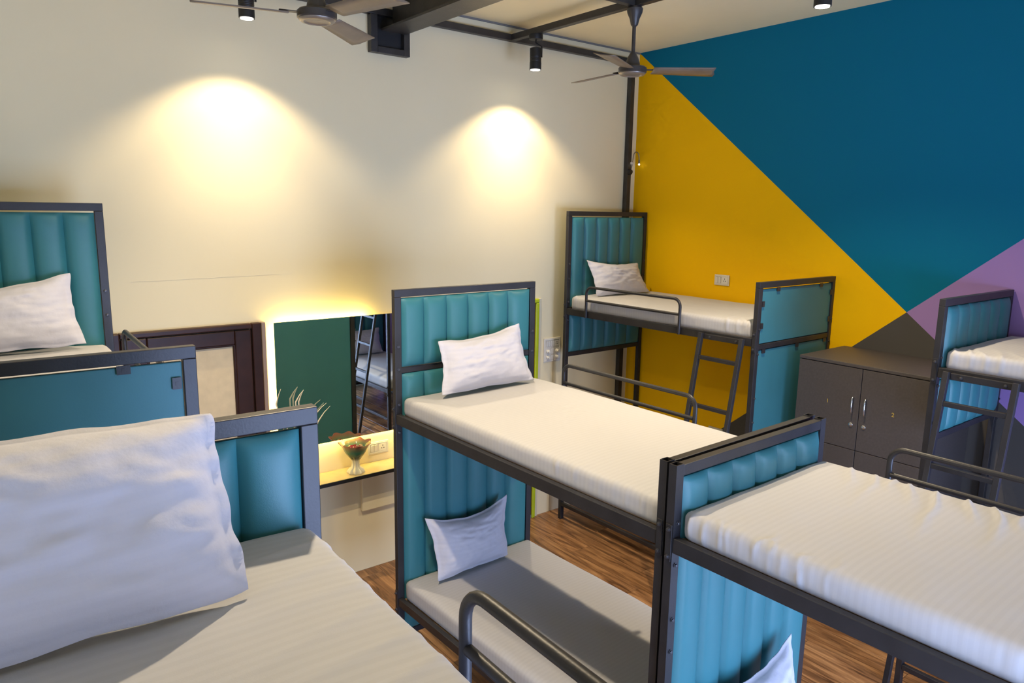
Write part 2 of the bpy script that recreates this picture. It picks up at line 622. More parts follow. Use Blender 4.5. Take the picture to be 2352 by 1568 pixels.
ZP0, ZP1 = 3.860, 3.906
part(MB().box(-6.55, -0.146, -0.048, -0.002, ZP0, ZP1), 'wall_tube', M_STEEL, fr, bevel=0.003)
part(MB().box(-0.145, -0.097, -0.047, -0.002, 0.0, ZP1), 'corner_post', M_STEEL, fr, bevel=0.003)
for xc in (-1.43, -3.50, -5.57):
    part(MB().box(xc - 0.023, xc + 0.023, -5.28, -0.049, ZP0 + 0.001, ZP1 - 0.001), 'long_tube', M_STEEL, fr, bevel=0.003)
for xa, xb in ((-5.546, -3.524), (-3.476, -2.535), (-2.345, -1.454)):
    part(MB().box(xa, xb, -1.283, -1.237, ZP0 + 0.001, ZP1 - 0.001), 'cross_tube', M_STEEL, fr, bevel=0.003)

gd = empty('steel_girder', (-2.44, -0.03, 3.62))
tag(gd, 'heavy dark steel girder held by a square bracket on the white wall', 'beam')
part(MB().box(-2.530, -2.350, -5.28, -0.052, 3.762, 3.776), 'bottom_flange', M_STEEL, gd)
part(MB().box(-2.446, -2.434, -5.28, -0.052, 3.777, 3.955), 'web', M_STEEL, gd)
part(MB().box(-2.530, -2.350, -5.28, -0.052, 3.956, 3.974), 'top_flange', M_STEEL, gd)
br = MB()
br.box(-2.605, -2.555, -0.05, -0.001, 3.625, 3.859).box(-2.360, -2.315, -0.05, -0.001, 3.625, 3.859)
br.box(-2.555, -2.360, -0.05, -0.001, 3.625, 3.665)
part(br, 'bracket', M_STEEL, gd, bevel=0.003)
part(MB().box(-2.555, -2.360, -0.012, -0.001, 3.666, 3.859), 'bracket_plate', M_BLACK, gd)


# ------------------------------------------------------------------ ceiling fans
def fan(x, y, zb, angles, label):
    t = empty('ceiling_fan', (x, y, zb))
    tag(t, label, 'fan', 'ceiling fans')
    top = ZP0 - zb
    MB().lathe([(0.012, top - 0.115), (0.022, top - 0.105), (0.030, top - 0.07), (0.046, top - 0.035), (0.050, top - 0.012), (0.042, top)], n=24).build('canopy', M_FANM, t, smooth=True)
    MB().lathe([(0.0115, 0.125), (0.0115, top - 0.10)], n=14).build('down_rod', M_FANM, t, smooth=True)
    MB().lathe([(0.046, 0.048), (0.044, 0.066), (0.034, 0.098), (0.020, 0.124), (0.013, 0.135)], n=24).build('rod_cover', M_FANM, t, smooth=True)
    MB().lathe([(0.060, 0.004), (0.083, 0.005), (0.088, 0.010), (0.088, 0.036), (0.080, 0.044), (0.050, 0.049)], n=32).build('motor_housing', M_FANM, t, smooth=True)
    MB().lathe([(0.0, 0.001), (0.048, 0.000), (0.056, -0.002), (0.060, -0.007), (0.072, -0.006), (0.080, 0.000), (0.082, 0.005)], n=32).build('bottom_cap', mat('brushed_fan_cap', (0.30, 0.27, 0.24), 0.35, metal=0.6), t, smooth=True)
    bl = MB()
    n = 10
    for j in range(n + 1):
        r = 0.125 + (0.525 - 0.125) * j / n
        w = 0.050 + 0.018 * (j / n)
        if j == n:
            r -= 0.0
        for s in (-1, -0.35, 0.35, 1):
            rr = r - (0.018 if (j == n and s < 0) else 0)
            zz = 0.024 - s * w * 0.20 - 0.004 * (1 - s * s)
            bl.v.append((rr, s * w, zz))
    for j in range(n):
        for s in range(3):
            a = j * 4 + s
            bl.f.append((a, a + 4, a + 5, a + 1))
    me = bl.mesh('blade', M_BLADE, True)
    bk = MB().box(0.084, 0.165, -0.016, 0.016, 0.0265, 0.0305).mesh('blade_bracket', M_FANM)
    for a in angles:
        o = link('blade', me, t)
        sol = o.modifiers.new('solid', 'SOLIDIFY')
        sol.thickness = 0.004
        sol.offset = 0
        o.rotation_euler = (0, 0, math.radians(a))
        k = link('blade_bracket', bk, o)
    return t


fan(-1.43, -1.26, 3.465, (-36, 86, 205), 'brown three-blade ceiling fan in front of the yellow and blue wall')
fan(-3.50, -1.26, 3.445, (40, 164, 284), 'dark three-blade ceiling fan at the top edge beside the steel girder')


# ------------------------------------------------------------------ spotlights
def spotlight(x, y, label, power=SPOT_POWER, spread=117, blend=0.45, beam=BEAM_POWER):
    t = empty('ceiling_spotlight', (x, y, ZP0))
    tag(t, label, 'spotlight', 'black ceiling spotlights')
    MB().lathe([(0.048, -0.034), (0.050, -0.030), (0.050, 0.0)], n=24).build('base', M_BLACK, t, smooth=True)
    MB().pipe([(0, 0, -0.035), (0, 0, -0.055), (0.048, -0.01, -0.075), (0.048, -0.01, -0.150)], 0.006, 8).build('arm', M_BLACK, t, smooth=True)
    b_ = MB().lathe([(0.036, -0.240), (0.042, -0.240), (0.042, -0.190)] + [(0.042 - 0.002 * (k % 2), -0.190 + 0.0045 * k) for k in range(9)] + [(0.042, -0.147), (0.042, -0.094), (0.039, -0.092)], n=28)
    b_.build('housing', M_BLACK, t, smooth=True)
    MB().lathe([(0.0335, -0.2425), (0.0335, -0.2412)], n=24).build('lens', M_BULB, t)
    d = bpy.data.lights.new('spot_lamp', 'SPOT')
    d.energy = power
    d.color = WARM
    d.spot_size = math.radians(spread)
    d.spot_blend = blend
    d.shadow_soft_size = 0.03
    lo = bpy.data.objects.new('spot_lamp', d)
    COL.objects.link(lo)
    lo.parent = t
    lo.location = (0, 0, -0.255)
    if beam > 0:
        d2_ = bpy.data.lights.new('spot_beam', 'SPOT')
        d2_.energy = beam
        d2_.color = WARM
        d2_.spot_size = math.radians(84)
        d2_.spot_blend = 1.0
        d2_.shadow_soft_size = 0.03
        lo2 = bpy.data.objects.new('spot_beam', d2_)
        COL.objects.link(lo2)
        lo2.parent = t
        lo2.location = (0, 0, -0.255)
    return t


spotlight(-3.51, -0.36, 'black cylinder spotlight nearest the left ceiling fan, washing the white wall')
spotlight(-1.43, -0.31, 'black cylinder spotlight on a bent arm, washing the white wall right of the girder')
spotlight(-1.43, -2.50, 'black cylinder spotlight at the top right, before the blue wall', 150.0, 122, 0.9, 0)
spotlight(-3.80, -2.18, 'black cylinder spotlight above the gap between left and middle bunks', 128.0, 130, 0.5, 0)

# ------------------------------------------------------------------ reading lamp on the corner post
t = empty('reading_lamp', (-0.121, -0.048, 2.967))
tag(t, 'small gooseneck reading lamp with lit tip on the corner post', 'lamp')
MB().lathe([(0.026, 0.0), (0.026, 0.014), (0.020, 0.022), (0.0, 0.024)], n=20, mx=Matrix.Rotation(math.radians(90), 4, 'X')).build('base', M_BLACK, t, smooth=True)
pts = [(0.0, -0.02, 0.015), (0.0, -0.03, 0.06)] + arc((0.042, -0.034, 0.125), math.pi * 0.95, 0.0, 0.036, (1, 0, 0), (0, 0, 1.25), 10) + [(0.080, -0.036, 0.10)]
MB().pipe(pts, 0.0042, 8).build('gooseneck', mat('grey_flex_metal', (0.25, 0.24, 0.22), 0.4, metal=0.7), t, smooth=True)
MB().box(-0.014, 0.014, -0.035, -0.018, 0.062, 0.082).build('clip', M_PLASTIC, t, bevel=0.003)
MB().pipe([(0.080, -0.036, 0.104), (0.081, -0.036, 0.072)], 0.0075, 12).build('lamp_head', mat('grey_flex_metal', (0.25, 0.24, 0.22)), t, smooth=True)
MB().lathe([(0.001, 0.058), (0.006, 0.060), (0.0075, 0.066), (0.006, 0.0715)], 0.081, -0.036, 12).build('lit_tip', M_BULB2, t, smooth=True)


# ------------------------------------------------------------------ bunk beds
W, L = 0.95, 1.809
PU, PV = 0.038, 0.032
chan_cache = {}


def channel_mesh(w, h, sgn):
    """one stitched upholstery channel: x 0..w, z 0..h, bulges to y = -sgn*d"""
    key = (round(w, 3), round(h, 3), sgn)
    if key in chan_cache:
        return chan_cache[key]
    mb = MB()
    nx, nz = 9, 10
    zs = [0, 0.006, 0.018, 0.04, 0.08] + [0.08 + (h - 0.16) * k / 4 for k in range(1, 4)] + [h - 0.08, h - 0.04, h - 0.018, h - 0.006, h]
    d = 0.030
    for z in zs:
        ez = min(z, h - z) / 0.06
        ez = 1 if ez >= 1 else math.sqrt(max(0, 1 - (1 - ez) ** 2))
        for i in range(nx + 1):
            s = 2 * i / nx - 1
            p = (1 - abs(s) ** 2.6) ** 0.55 if abs(s) < 1 else 0
            y = d * (0.08 + 0.92 * p * ez + 0.05 * p * noise.noise(Vector((s * 1.5, z * 6, w * 50))))
            mb.v.append((w * i / nx, -sgn * y, z))
    n = nx + 1
    for j in range(len(zs) - 1):
        for i in range(nx):
            a = j * n + i
            q = (a, a + 1, a + n + 1, a + n)
            mb.f.append(q if sgn > 0 else q[::-1])
    chan_cache[key] = mb.mesh('channel', M_TEAL, True)
    return chan_cache[key]


SEAM_B = [0.036, 0.118, 0.252, 0.386, 0.518, 0.648, 0.779, 0.914]
SEAM0 = [0.036, 0.179, 0.322, 0.464, 0.606, 0.744, 0.914]


def panel(bed, v0, z0, z1, sgn, W=W):
    """padded panel: flat vinyl back (part) with six padded channels (sub-parts). sgn=+1 pads face +v (-y)"""
    vc = v0 + PV / 2
    SEAM = [q * W / 0.95 for q in (SEAM_B if bed.get('seam') else SEAM0)]
    back = MB().box(SEAM[0] + 0.006, SEAM[-1] - 0.004, -vc - 0.006, -vc + 0.006, z0, z1).build('padded_panel', M_TEALBACK, bed, bevel=0.003)
    for a, c in zip(SEAM[:-1], SEAM[1:]):
        a2 = a + (0.006 if a == SEAM[0] else 0)
        c2 = c - (0.004 if c == SEAM[-1] else 0)
        o = link('channel', channel_mesh(c2 - a2, z1 - z0, sgn), back)
        o.location = (a2, -vc - sgn * 0.0055, z0)
    return back


bolt_me = MB().lathe([(0.0085, 0), (0.0085, 0.003), (0.0062, 0.0035), (0.0062, 0.008), (0.004, 0.009)], n=8).mesh('bolt', M_BOLT)
tab_me = MB().box(-0.018, 0.018, -0.002, 0.002, -0.026, 0.0).box(-0.005, 0.005, 0.002, 0.0028, -0.018, -0.008).mesh('mounting_tab', M_METAL)
BOLT_ROT = {'-y': (math.radians(90), 0, 0), '+y': (math.radians(-90), 0, 0), '-x': (0, math.radians(-90), 0), '+x': (0, math.radians(90), 0)}


def bolt(bed, p, d):
    o = link('bolt', bolt_me, bed)
    o.location = p
    o.rotation_euler = BOLT_ROT[d]


def frame_end(bed, v0, hi, sgn, panels, bars, open_top, W=W):
    """one end of a bed at v0; hi = height; panels = [(z0,z1)], bars = [(z0,z1)]"""
    y0, y1 = -v0 - PV, -v0
    if open_top:
        MB().tube_sq(0, PU, y0, y1, 0, hi, 0.003).build('post', M_METAL, bed)
        MB().tube_sq(W - PU, W, y0, y1, 0, hi, 0.003).build('post', M_METAL, bed)
        MB().box(PU, W - PU, y0, y1, hi - 0.042, hi - 0.004).build('top_rail', M_METAL, bed, bevel=0.002)
    else:
        MB().box(0, PU, y0, y1, 0, hi - 0.038).build('post', M_METAL, bed, bevel=0.002)
        MB().box(W - PU, W, y0, y1, 0, hi - 0.038).build('post', M_METAL, bed, bevel=0.002)
        MB().box(0, W, y0, y1, hi - 0.0378, hi).build('top_rail', M_METAL, bed, bevel=0.002)
    for z0, z1 in bars:
        MB().box(PU, W - PU, y0 + 0.004, y1 - 0.004, z0, z1).build('cross_bar', M_METAL, bed, bevel=0.002)
    for z0, z1 in panels:
        panel(bed, v0, z0, z1, sgn, W)


def guard(bed, u, v0, v1, zr, ztop, zmid):
    """bent tube safety rail on the side u"""
    r = 0.011
    br_ = 0.055
    pts = [(u, -v0, zr)] + [(u, -v0, ztop - br_)]
    pts += arc((u, -v0 - br_, ztop - br_), math.pi, math.pi / 2, br_, (0, -1, 0), (0, 0, 1), 7)[1:]
    pts += arc((u, -v1 + br_, ztop - br_), math.pi / 2, 0, br_, (0, -1, 0), (0, 0, 1), 7)
    pts += [(u, -v1, zr)]
    g = MB().pipe(pts, r, 12).build('guard_rail', M_METAL, bed, smooth=True)
    MB().pipe([(u, -v0 - 0.008, zmid), (u, -v1 + 0.008, zmid)], r * 0.9, 12).build('lower_bar', M_METAL, g, smooth=True)


def ladder(bed, v0, v1, zt, side=-1):
    """leaning ladder hooked on the side rail at u=0"""
    lad = MB().box(-0.024, -0.002, -v1 + 0.03, -v0 - 0.03, zt - 0.040, zt - 0.006).build('ladder', M_METAL, bed, bevel=0.002)
    run = 0.172

    def ux(z):
        return -0.030 - (zt - z) * run
    for v in (v0 + 0.014, v1 - 0.014):
        MB().bar((ux(zt), -v, zt), (ux(0.012), -v, 0.012), 0.028, 0.028, (1, 0, 0)).build('stile', M_METAL, lad, bevel=0.002)
    z = zt - 0.160
    while z > 0.1:
        MB().bar((ux(z), -v0 - 0.0285, z), (ux(z), -v1 + 0.0285, z), 0.024, 0.026).build('rung', M_METAL, lad, bevel=0.002)
        z -= 0.318
    for v in (v0 + 0.08, v1 - 0.06):
        o = link('bolt', bolt_me, lad)
        o.location = (-0.0245, -v, zt - 0.023)
        o.rotation_euler = BOLT_ROT['-x']


def bed(name, loc, a, rz, head, foot, low_rail=0.505, open_head=False, open_foot=False, guard_at=None, ladder_at=None, low_bar=False, tabs=None, W=W, L=L, seam=0):
    """head, foot: (height, panels, bars). rz = top of the upper side rail"""
    t = empty('bunk_bed', (loc[0], loc[1], 0), a)
    if seam:
        t['seam'] = 1
    frame_end(t, 0.0, head[0], 1, head[1], head[2], open_head, W)
    frame_end(t, L - PV, foot[0], -1, foot[1], foot[2], open_foot, W)
    for zt, h in ((rz, 0.052), (low_rail, 0.045)):
        for u0, u1 in ((0.0, 0.028), (W - 0.028, W)):
            MB().box(u0, u1, -(L - PV - 0.001), -(PV + 0.001), zt - h, zt).build('side_rail', M_METAL, t, bevel=0.002)
        MB().box(0.029, W - 0.029, -(L - PV - 0.002), -(PV + 0.002), zt - 0.026, zt - 0.012).build('bed_base', M_PLY, t)
        for k in range(4):
            v = 0.25 + k * 0.44
            MB().box(0.029, W - 0.029, -v - 0.015, -v + 0.015, zt - 0.050, zt - 0.027).build('cross_support', M_METAL, t)
        for uu in (-0.004, W):
            for v in (PV / 2, L - PV / 2):
                MB().box(uu, uu + 0.004, -v - 0.012, -v + 0.012, zt - 0.085, zt + 0.045).build('bracket_plate', M_METAL, t, bevel=0.001)
                for dz in (-0.068, 0.028):
                    bolt(t, (uu if uu < 0 else W + 0.004, -v, zt + dz), '-x' if uu < 0 else '+x')
    for z in (rz + 0.05, rz - 0.10, rz + 0.24 if head[0] > rz + 0.4 else rz - 0.3, rz + 0.36 if head[0] > rz + 0.5 else rz - 0.42):
        for u in (PU / 2, W - PU / 2):
            bolt(t, (u, -PV, z), '-y')
    for z in (rz + 0.06, rz - 0.10, rz - 0.39, rz - 0.55):
        for u in (PU * 0.7, W - PU * 0.7):
            bolt(t, (u, -L, z), '-y')
    if guard_at:
        u, v0, v1 = guard_at
        guard(t, u, v0, v1, rz - 0.05, rz + 0.195, rz + 0.088)
    if ladder_at:
        ladder(t, ladder_at[0], ladder_at[1], rz - 0.008)
    if low_bar:
        MB().box(0.0, 0.028, -(L - PV - 0.001), -(PV + 0.001), 0.125, 0.155).build('floor_bar', M_METAL, t, bevel=0.002)
    if tabs:
        for (u, z, rot) in tabs:
            o = link('mounting_tab', tab_me, t)
            o.location = (u, -(L - 0.004), z)
            o.rotation_euler = (0, rot, math.pi)
    t['w'] = W
    t['l'] = L
    return t


def tab_set(ztop, zbar):
    h = math.radians(90)
    return [(0.22, ztop, 0), (0.752, ztop, 0), (0.045, ztop - 0.10, h), (0.045, zbar + 0.12, h), (0.905, ztop - 0.07, -h), (0.905, zbar + 0.10, -h),
            (0.10, zbar - 0.034, 0), (0.50, zbar - 0.034, 0), (0.86, zbar - 0.034, 0)]


HB = (2.208, [(0.30, 1.766), (1.802, 2.164)], [(0.262, 0.296), (1.769, 1.799)])
LB = (1.805, [(0.30, 1.755)], [(0.262, 0.296)])
HL = (2.620, [(1.466, 1.78), (1.842, 2.574)], [(1.428, 1.463), (1.785, 1.838)])
FL = (2.198, [(0.20, 1.758), (1.802, 2.152)], [(0.162, 0.196), (1.764, 1.798)])
LL = (2.195, [(1.452, 1.758), (1.762, 2.150)], [(1.412, 1.448)])
HLf = (2.620, [(0.20, 1.758), (1.842, 2.574)], [(0.162, 0.196), (1.785, 1.838)])

RB, RL, RC, RF = 1.553, 1.832, 1.838, 1.852
LLF = (2.206, [(1.482, 1.776), (1.782, 2.164)], [(1.442, 1.478)])
bA = tag(bed('bunk_bed', (-5.246, -0.423), -0.0345, RL, HL, FL, guard_at=(0.964, 0.28, 1.21), tabs=tab_set(2.158, 1.798), seam=1),
         'bunk bed at far left with a tall padded headboard before the white wall', 'bunk bed', 'bunk beds of the dormitory')
bB = tag(bed('bunk_bed', (-3.143, -1.259), 0.0185, RB, HB, LB, open_foot=True, guard_at=(0.964, 0.28, 1.205)),
         'middle bunk bed, teal headboard partly hiding the lit mirror', 'bunk bed', 'bunk beds of the dormitory')
bC = tag(bed('bunk_bed', (-0.9525, -0.160), 0.0108, RC, HL, FL, guard_at=(-0.013, 0.273, 1.194), ladder_at=(1.382, 1.725), low_bar=True, tabs=tab_set(2.158, 1.798), W=0.9415, L=1.793),
         'tall bunk bed in the far corner along the yellow wall, ladder at its foot', 'bunk bed', 'bunk beds of the dormitory')
bD = tag(bed('bunk_bed', (-5.2816, -3.053), -0.0239, RL, LL, FL, guard_at=(0.964, 0.594, 1.53), seam=1),
         'nearest bunk bed at the lower left with a low headboard behind a big pillow', 'bunk bed', 'bunk beds of the dormitory')
bE = tag(bed('bunk_bed', (-3.1184, -3.0828), 0.0129, RB, LB, LB, open_head=True, open_foot=True, guard_at=(0.964, 0.29, 1.22)),
         'bunk bed at the lower right, low bright teal headboard against the middle bunk', 'bunk bed', 'bunk beds of the dormitory')
bF = tag(bed('bunk_bed', (-0.9374, -2.9957), -0.0076, RF, LLF, HLf, guard_at=(-0.013, 0.60, 1.50), ladder_at=(0.073, 0.410), low_bar=True, W=0.926, L=1.764),
         'bunk bed at the right edge beside the dark lockers, ladder at its headboard', 'bunk bed', 'bunk beds of the dormitory')


# ------------------------------------------------------------------ mattresses
def mattress(parent_bed, z0, z1, label, seed, group, sag=0.0, folds=None, u0=0.032, u1=0.918, v0=0.045, v1=1.765, skew=0.0, res=1):
    u1 = parent_bed['w'] - 0.032
    v1 = parent_bed['l'] - 0.044
    lx, ly, h = u1 - u0, v1 - v0, z1 - z0
    nx, ny, nz = 40 * res, 76 * res, 7
    r = 0.026
    vid = {}
    mb = MB()
    hx, hy, hz = lx / 2, ly / 2, h / 2

    def vert(i, j, k):
        key = (i, j, k)
        if key in vid:
            return vid[key]
        p = Vector((-hx + lx * i / nx, -hy + ly * j / ny, -hz + h * k / nz))
        c = Vector((max(-hx + r, min(hx - r, p.x)), max(-hy + r, min(hy - r, p.y)), max(-hz + r, min(hz - r, p.z))))
        d = p - c
        nrm = d.normalized() if d.length > 1e-6 else Vector((0, 0, 0))
        q = c + nrm * r if d.length > 1e-6 else p
        # cloth relief
        u, v = q.x + hx, hy - q.y
        a = noise.noise(Vector((u * 3.0 + seed, v * 2.5, seed * 1.7))) * 0.006
        a += noise.noise(Vector((u * 9 + v * 3, v * 7 - u * 4, seed))) * 0.0022
        side = 1 - max(0, nrm.z)
        wr = abs(noise.noise(Vector((u * 2.0, v * 22 + seed * 3, q.z * 3)))) * 0.010
        edge = max(0.0, 1 - min(u, lx - u, v, ly - v) / 0.12)
        if nrm.z < 0.5:
            a += wr * (0.4 + 0.6 * noise.noise(Vector((v * 1.5, seed, 4.0))))
        if folds:
            for (fu, fv, du, dv, ln, wd, amp) in folds:
                ru, rv = u - fu, v - fv
                s = (ru * du + rv * dv) / ln
                o_ = -ru * dv + rv * du
                o_ += 0.012 * math.sin(s * 5 + fv * 30) + (0.010 * noise.noise(Vector((q.z * 14, fv * 31, u * 9))))
                if -0.08 < s < 1:
                    fall = (1 - max(s, 0)) ** 1.2 * min(1.0, 0.35 + 4.0 * max(s, 0)) if ln > 0.15 else (1 - max(s, 0)) ** 0.8 * (0.6 + 0.8 * noise.noise(Vector((q.z * 18, fv * 40, 2.0))))
                    a += amp * fall * math.exp(-(o_ / (wd * (0.55 + max(s, 0)))) ** 2) * (1 if nrm.z > -0.2 else 0.3)
        crown = 0.010 * (1 - ((u / lx) * 2 - 1) ** 4) * (1 - ((v / ly) * 2 - 1) ** 6)
        if k > nz * 0.4:
            q = q + (nrm if nrm.length > 0.5 else Vector((0, 0, 1))) * a + Vector((0, 0, crown - 0.004))
        elif k > 0:
            q = q + nrm * a * 0.7
        q.z -= 0.0
        vid[key] = len(mb.v)
        mb.v.append(tuple(q))
        return vid[key]

    for i in range(nx):
        for j in range(ny):
            mb.f.append((vert(i, j, nz), vert(i + 1, j, nz), vert(i + 1, j + 1, nz), vert(i, j + 1, nz)))
            mb.f.append((vert(i, j, 0), vert(i, j + 1, 0), vert(i + 1, j + 1, 0), vert(i + 1, j, 0)))
    for i in range(nx):
        for k in range(nz):
            mb.f.append((vert(i, 0, k), vert(i + 1, 0, k), vert(i + 1, 0, k + 1), vert(i, 0, k + 1)))
            mb.f.append((vert(i, ny, k), vert(i, ny, k + 1), vert(i + 1, ny, k + 1), vert(i + 1, ny, k)))
    for j in range(ny):
        for k in range(nz):
            mb.f.append((vert(0, j, k), vert(0, j, k + 1), vert(0, j + 1, k + 1), vert(0, j + 1, k)))
            mb.f.append((vert(nx, j, k), vert(nx, j + 1, k), vert(nx, j + 1, k + 1), vert(nx, j, k + 1)))
    me = mb.mesh('mattress', M_SHEET)
    me.polygons.foreach_set('use_smooth', [True] * len(me.polygons))
    o = link('mattress', me)
    B = Matrix.Translation(parent_bed.location) @ Matrix.Rotation(parent_bed.rotation_euler.z, 4, 'Z')
    c = B @ Vector(((u0 + u1) / 2, -(v0 + v1) / 2, (z0 + z1) / 2))
    o.location = c
    o.rotation_euler = (0, 0, parent_bed.rotation_euler.z + skew)
    return tag(o, label, 'mattress', group)


GM = 'white sheeted mattresses'
foldsE = []
rf = random.Random(3)
for i, vv in enumerate((0.14, 0.22, 0.29, 0.36, 0.43, 0.55, 0.62, 0.70, 0.78, 0.86, 0.95, 1.04, 1.15, 1.3)):
    foldsE.append((0.885, vv, -0.955, 0.29, rf.uniform(0.22, 0.62), rf.uniform(0.009, 0.015), rf.uniform(0.008, 0.018)))
for vv in (0.02, 0.045, 0.085, 0.13, 0.155, 0.21, 0.27, 0.31, 0.345, 0.42, 0.5):
    d_ = rf.uniform(-0.35, 0.35)
    foldsE.append((-0.008, vv, math.sqrt(1 - d_ * d_), d_, rf.uniform(0.05, 0.10), rf.uniform(0.006, 0.010), rf.uniform(0.004, 0.011)))
foldsB = [(0.62, 0.62 + 0.03 * i, -0.95, 0.30, 0.30 + 0.1 * (i % 3), 0.009, 0.006) for i in range(6)]
foldsB += [(-0.01, vv, 1.0, 0.0, 0.09, 0.008, 0.007) for vv in (1.18, 1.3, 1.42, 1.5, 1.56, 1.63, 1.69)]
foldsD = [(0.90, 0.10 + 0.095 * i, -0.97, 0.22, 0.45 + 0.25 * ((i * 0.618) % 1), 0.014, 0.005) for i in range(9)]
foldsC = [(-0.01, vv, 0.92, -0.38, 0.24, 0.011, 0.013) for vv in (1.52, 1.58, 1.63, 1.68)] + [(-0.01, 0.06, 0.9, -0.3, 0.15, 0.02, 0.012)]
foldsF = [(-0.01, vv, 0.85, -0.5, 0.28, 0.011, 0.013) for vv in (0.06, 0.12, 0.19, 0.27, 0.36)]
mattress(bA, RL - 0.012, 1.936, 'white mattress on the far left bunk behind the flat teal footboard', 1.3, GM)
mattress(bB, RB - 0.012, 1.648, 'upper mattress of the middle bunk, warm lit white sheet with a pillow', 2.1, GM, folds=foldsB, res=2)
mattress(bC, RC - 0.012, 1.938, 'upper mattress of the corner bunk along the yellow wall, sheet bunched at the foot', 3.7, GM, folds=foldsC, res=2)
mattress(bD, RL - 0.012, 1.946, 'nearest mattress, cream lit striped sheet under the big lavender pillow', 4.9, GM, folds=foldsD, res=2)
mattress(bE, RB - 0.012, 1.648, 'upper mattress of the lower right bunk, bare white sheet with crease folds', 5.2, GM, folds=foldsE, res=3)
mattress(bF, RF - 0.012, 1.947, 'mattress of the right edge bunk above the ladder, gathered sheet corner', 6.4, GM, folds=foldsF, res=2)
mattress(bB, 0.493, 0.612, 'lower mattress of the middle bunk in the shade of the upper bed', 7.8, GM)
mattress(bE, 0.493, 0.612, 'lower mattress of the lower right bunk, under its bright teal panel', 8.3, GM)
mattress(bC, 0.493, 0.612, 'lower mattress of the corner bunk, below its ladder side', 9.1, GM)
mattress(bF, 0.493, 0.612, 'lower mattress of the right edge bunk, seen in the lit mirror', 10.6, GM)


# ------------------------------------------------------------------ pillows
def pillow(bd, TL, TR, BR, BL, thick, label, seed, pinch=0.035, back=0.45, sag=0.0):
    B = Matrix.Translation(bd.location) @ Matrix.Rotation(bd.rotation_euler.z, 4, 'Z')
    P = [B @ Vector((c[0], -c[1], c[2])) for c in (TL, TR, BR, BL)]
    tl, tr, br_, bl = P
    org = (bl + br_) / 2
    ex = ((tr - tl) + (br_ - bl)).normalized()
    ez = ((tl - bl) + (tr - br_)).normalized()
    nf = ex.cross(ez).normalized()        # faces -y / up
    n = 44
    mb = MB()

    def surf(s, t, side):
        # s 0..1 left-right, t 0..1 bottom-top
        a, b2 = 2 * s - 1, 2 * t - 1
        q = (bl * (1 - s) + br_ * s) * (1 - t) + (tl * (1 - s) + tr * s) * t
        w = (tr - tl).length
        # edges pull in between the corners
        q = q + ex * (-a * pinch * 0.8 * (1 - b2 * b2)) + ez * (-b2 * pinch * (1 - a * a) * (1.0 if b2 > 0 else 0.3))
        q = q - ez * (sag * (1 - a * a) * max(b2, 0))
        cf = (abs(a) * abs(b2)) ** 7
        q = q - ex * (a * 0.009 * cf) - ez * (b2 * 0.009 * cf)
        eg = max(abs(a), abs(b2)) ** 6
        q = q + ex * (0.006 * eg * noise.noise(Vector((t * 7, seed, 1.0)))) + ez * (0.006 * eg * noise.noise(Vector((s * 7, seed, 2.0))))
        fl_ = 0.07
        sa = max(0, 1 - (abs(a) / (1 - fl_)) ** 2.4) if abs(a) < 1 - fl_ else 0
        sb = max(0, 1 - (abs(b2) / (1 - fl_)) ** 2.4) if abs(b2) < 1 - fl_ else 0
        hgt = (sa * sb) ** 0.55
        x3 = Vector((s * 3.1 + seed, t * 2.4, seed))
        wr = noise.noise(x3) * 0.010 + noise.noise(Vector((s * 5 + t * 3, t * 13 - s * 3, seed * 2))) * 0.0055
        wr += (abs(noise.noise(Vector((s * 9 - t * 4, t * 9 + s * 5, seed * 3)))) - 0.2) * 0.012
        wr += (0.18 - abs(noise.noise(Vector((s * 3.5 + t * 2, t * 5 - s * 2, seed * 5))))) * 0.011
        hw = hgt * thick
        ripple = 0.006 * noise.noise(Vector((s * 9, t * 9, seed + 5))) * (1 - hgt)
        off = (hw + wr * (0.25 + 0.75 * hgt)) if side > 0 else -(hw * back)
        q = q + nf * (off + ripple + 0.0015 * side)
        return q - org

    for side in (1, -1):
        base = len(mb.v)
        for j in range(n + 1):
            for i in range(n + 1):
                mb.v.append(tuple(surf(i / n, j / n, side)))
        for j in range(n):
            for i in range(n):
                a = base + j * (n + 1) + i
                q = (a, a + 1, a + n + 2, a + n + 1)
                mb.f.append(q if side > 0 else q[::-1])
    N = (n + 1) * (n + 1)
    ring = [i for i in range(n + 1)] + [(j * (n + 1) + n) for j in range(1, n + 1)] + [n * (n + 1) + i for i in range(n - 1, -1, -1)] + [j * (n + 1) for j in range(n - 1, 0, -1)]
    for k in range(len(ring)):
        a, b2 = ring[k], ring[(k + 1) % len(ring)]
        mb.f.append((a, a + N, b2 + N, b2))
    me = mb.mesh('pillow', M_PILLOW)
    me.polygons.foreach_set('use_smooth', [True] * len(me.polygons))
    o = link('pillow', me)
    o.location = org
    return tag(o, label, 'pillow', 'white pillows')


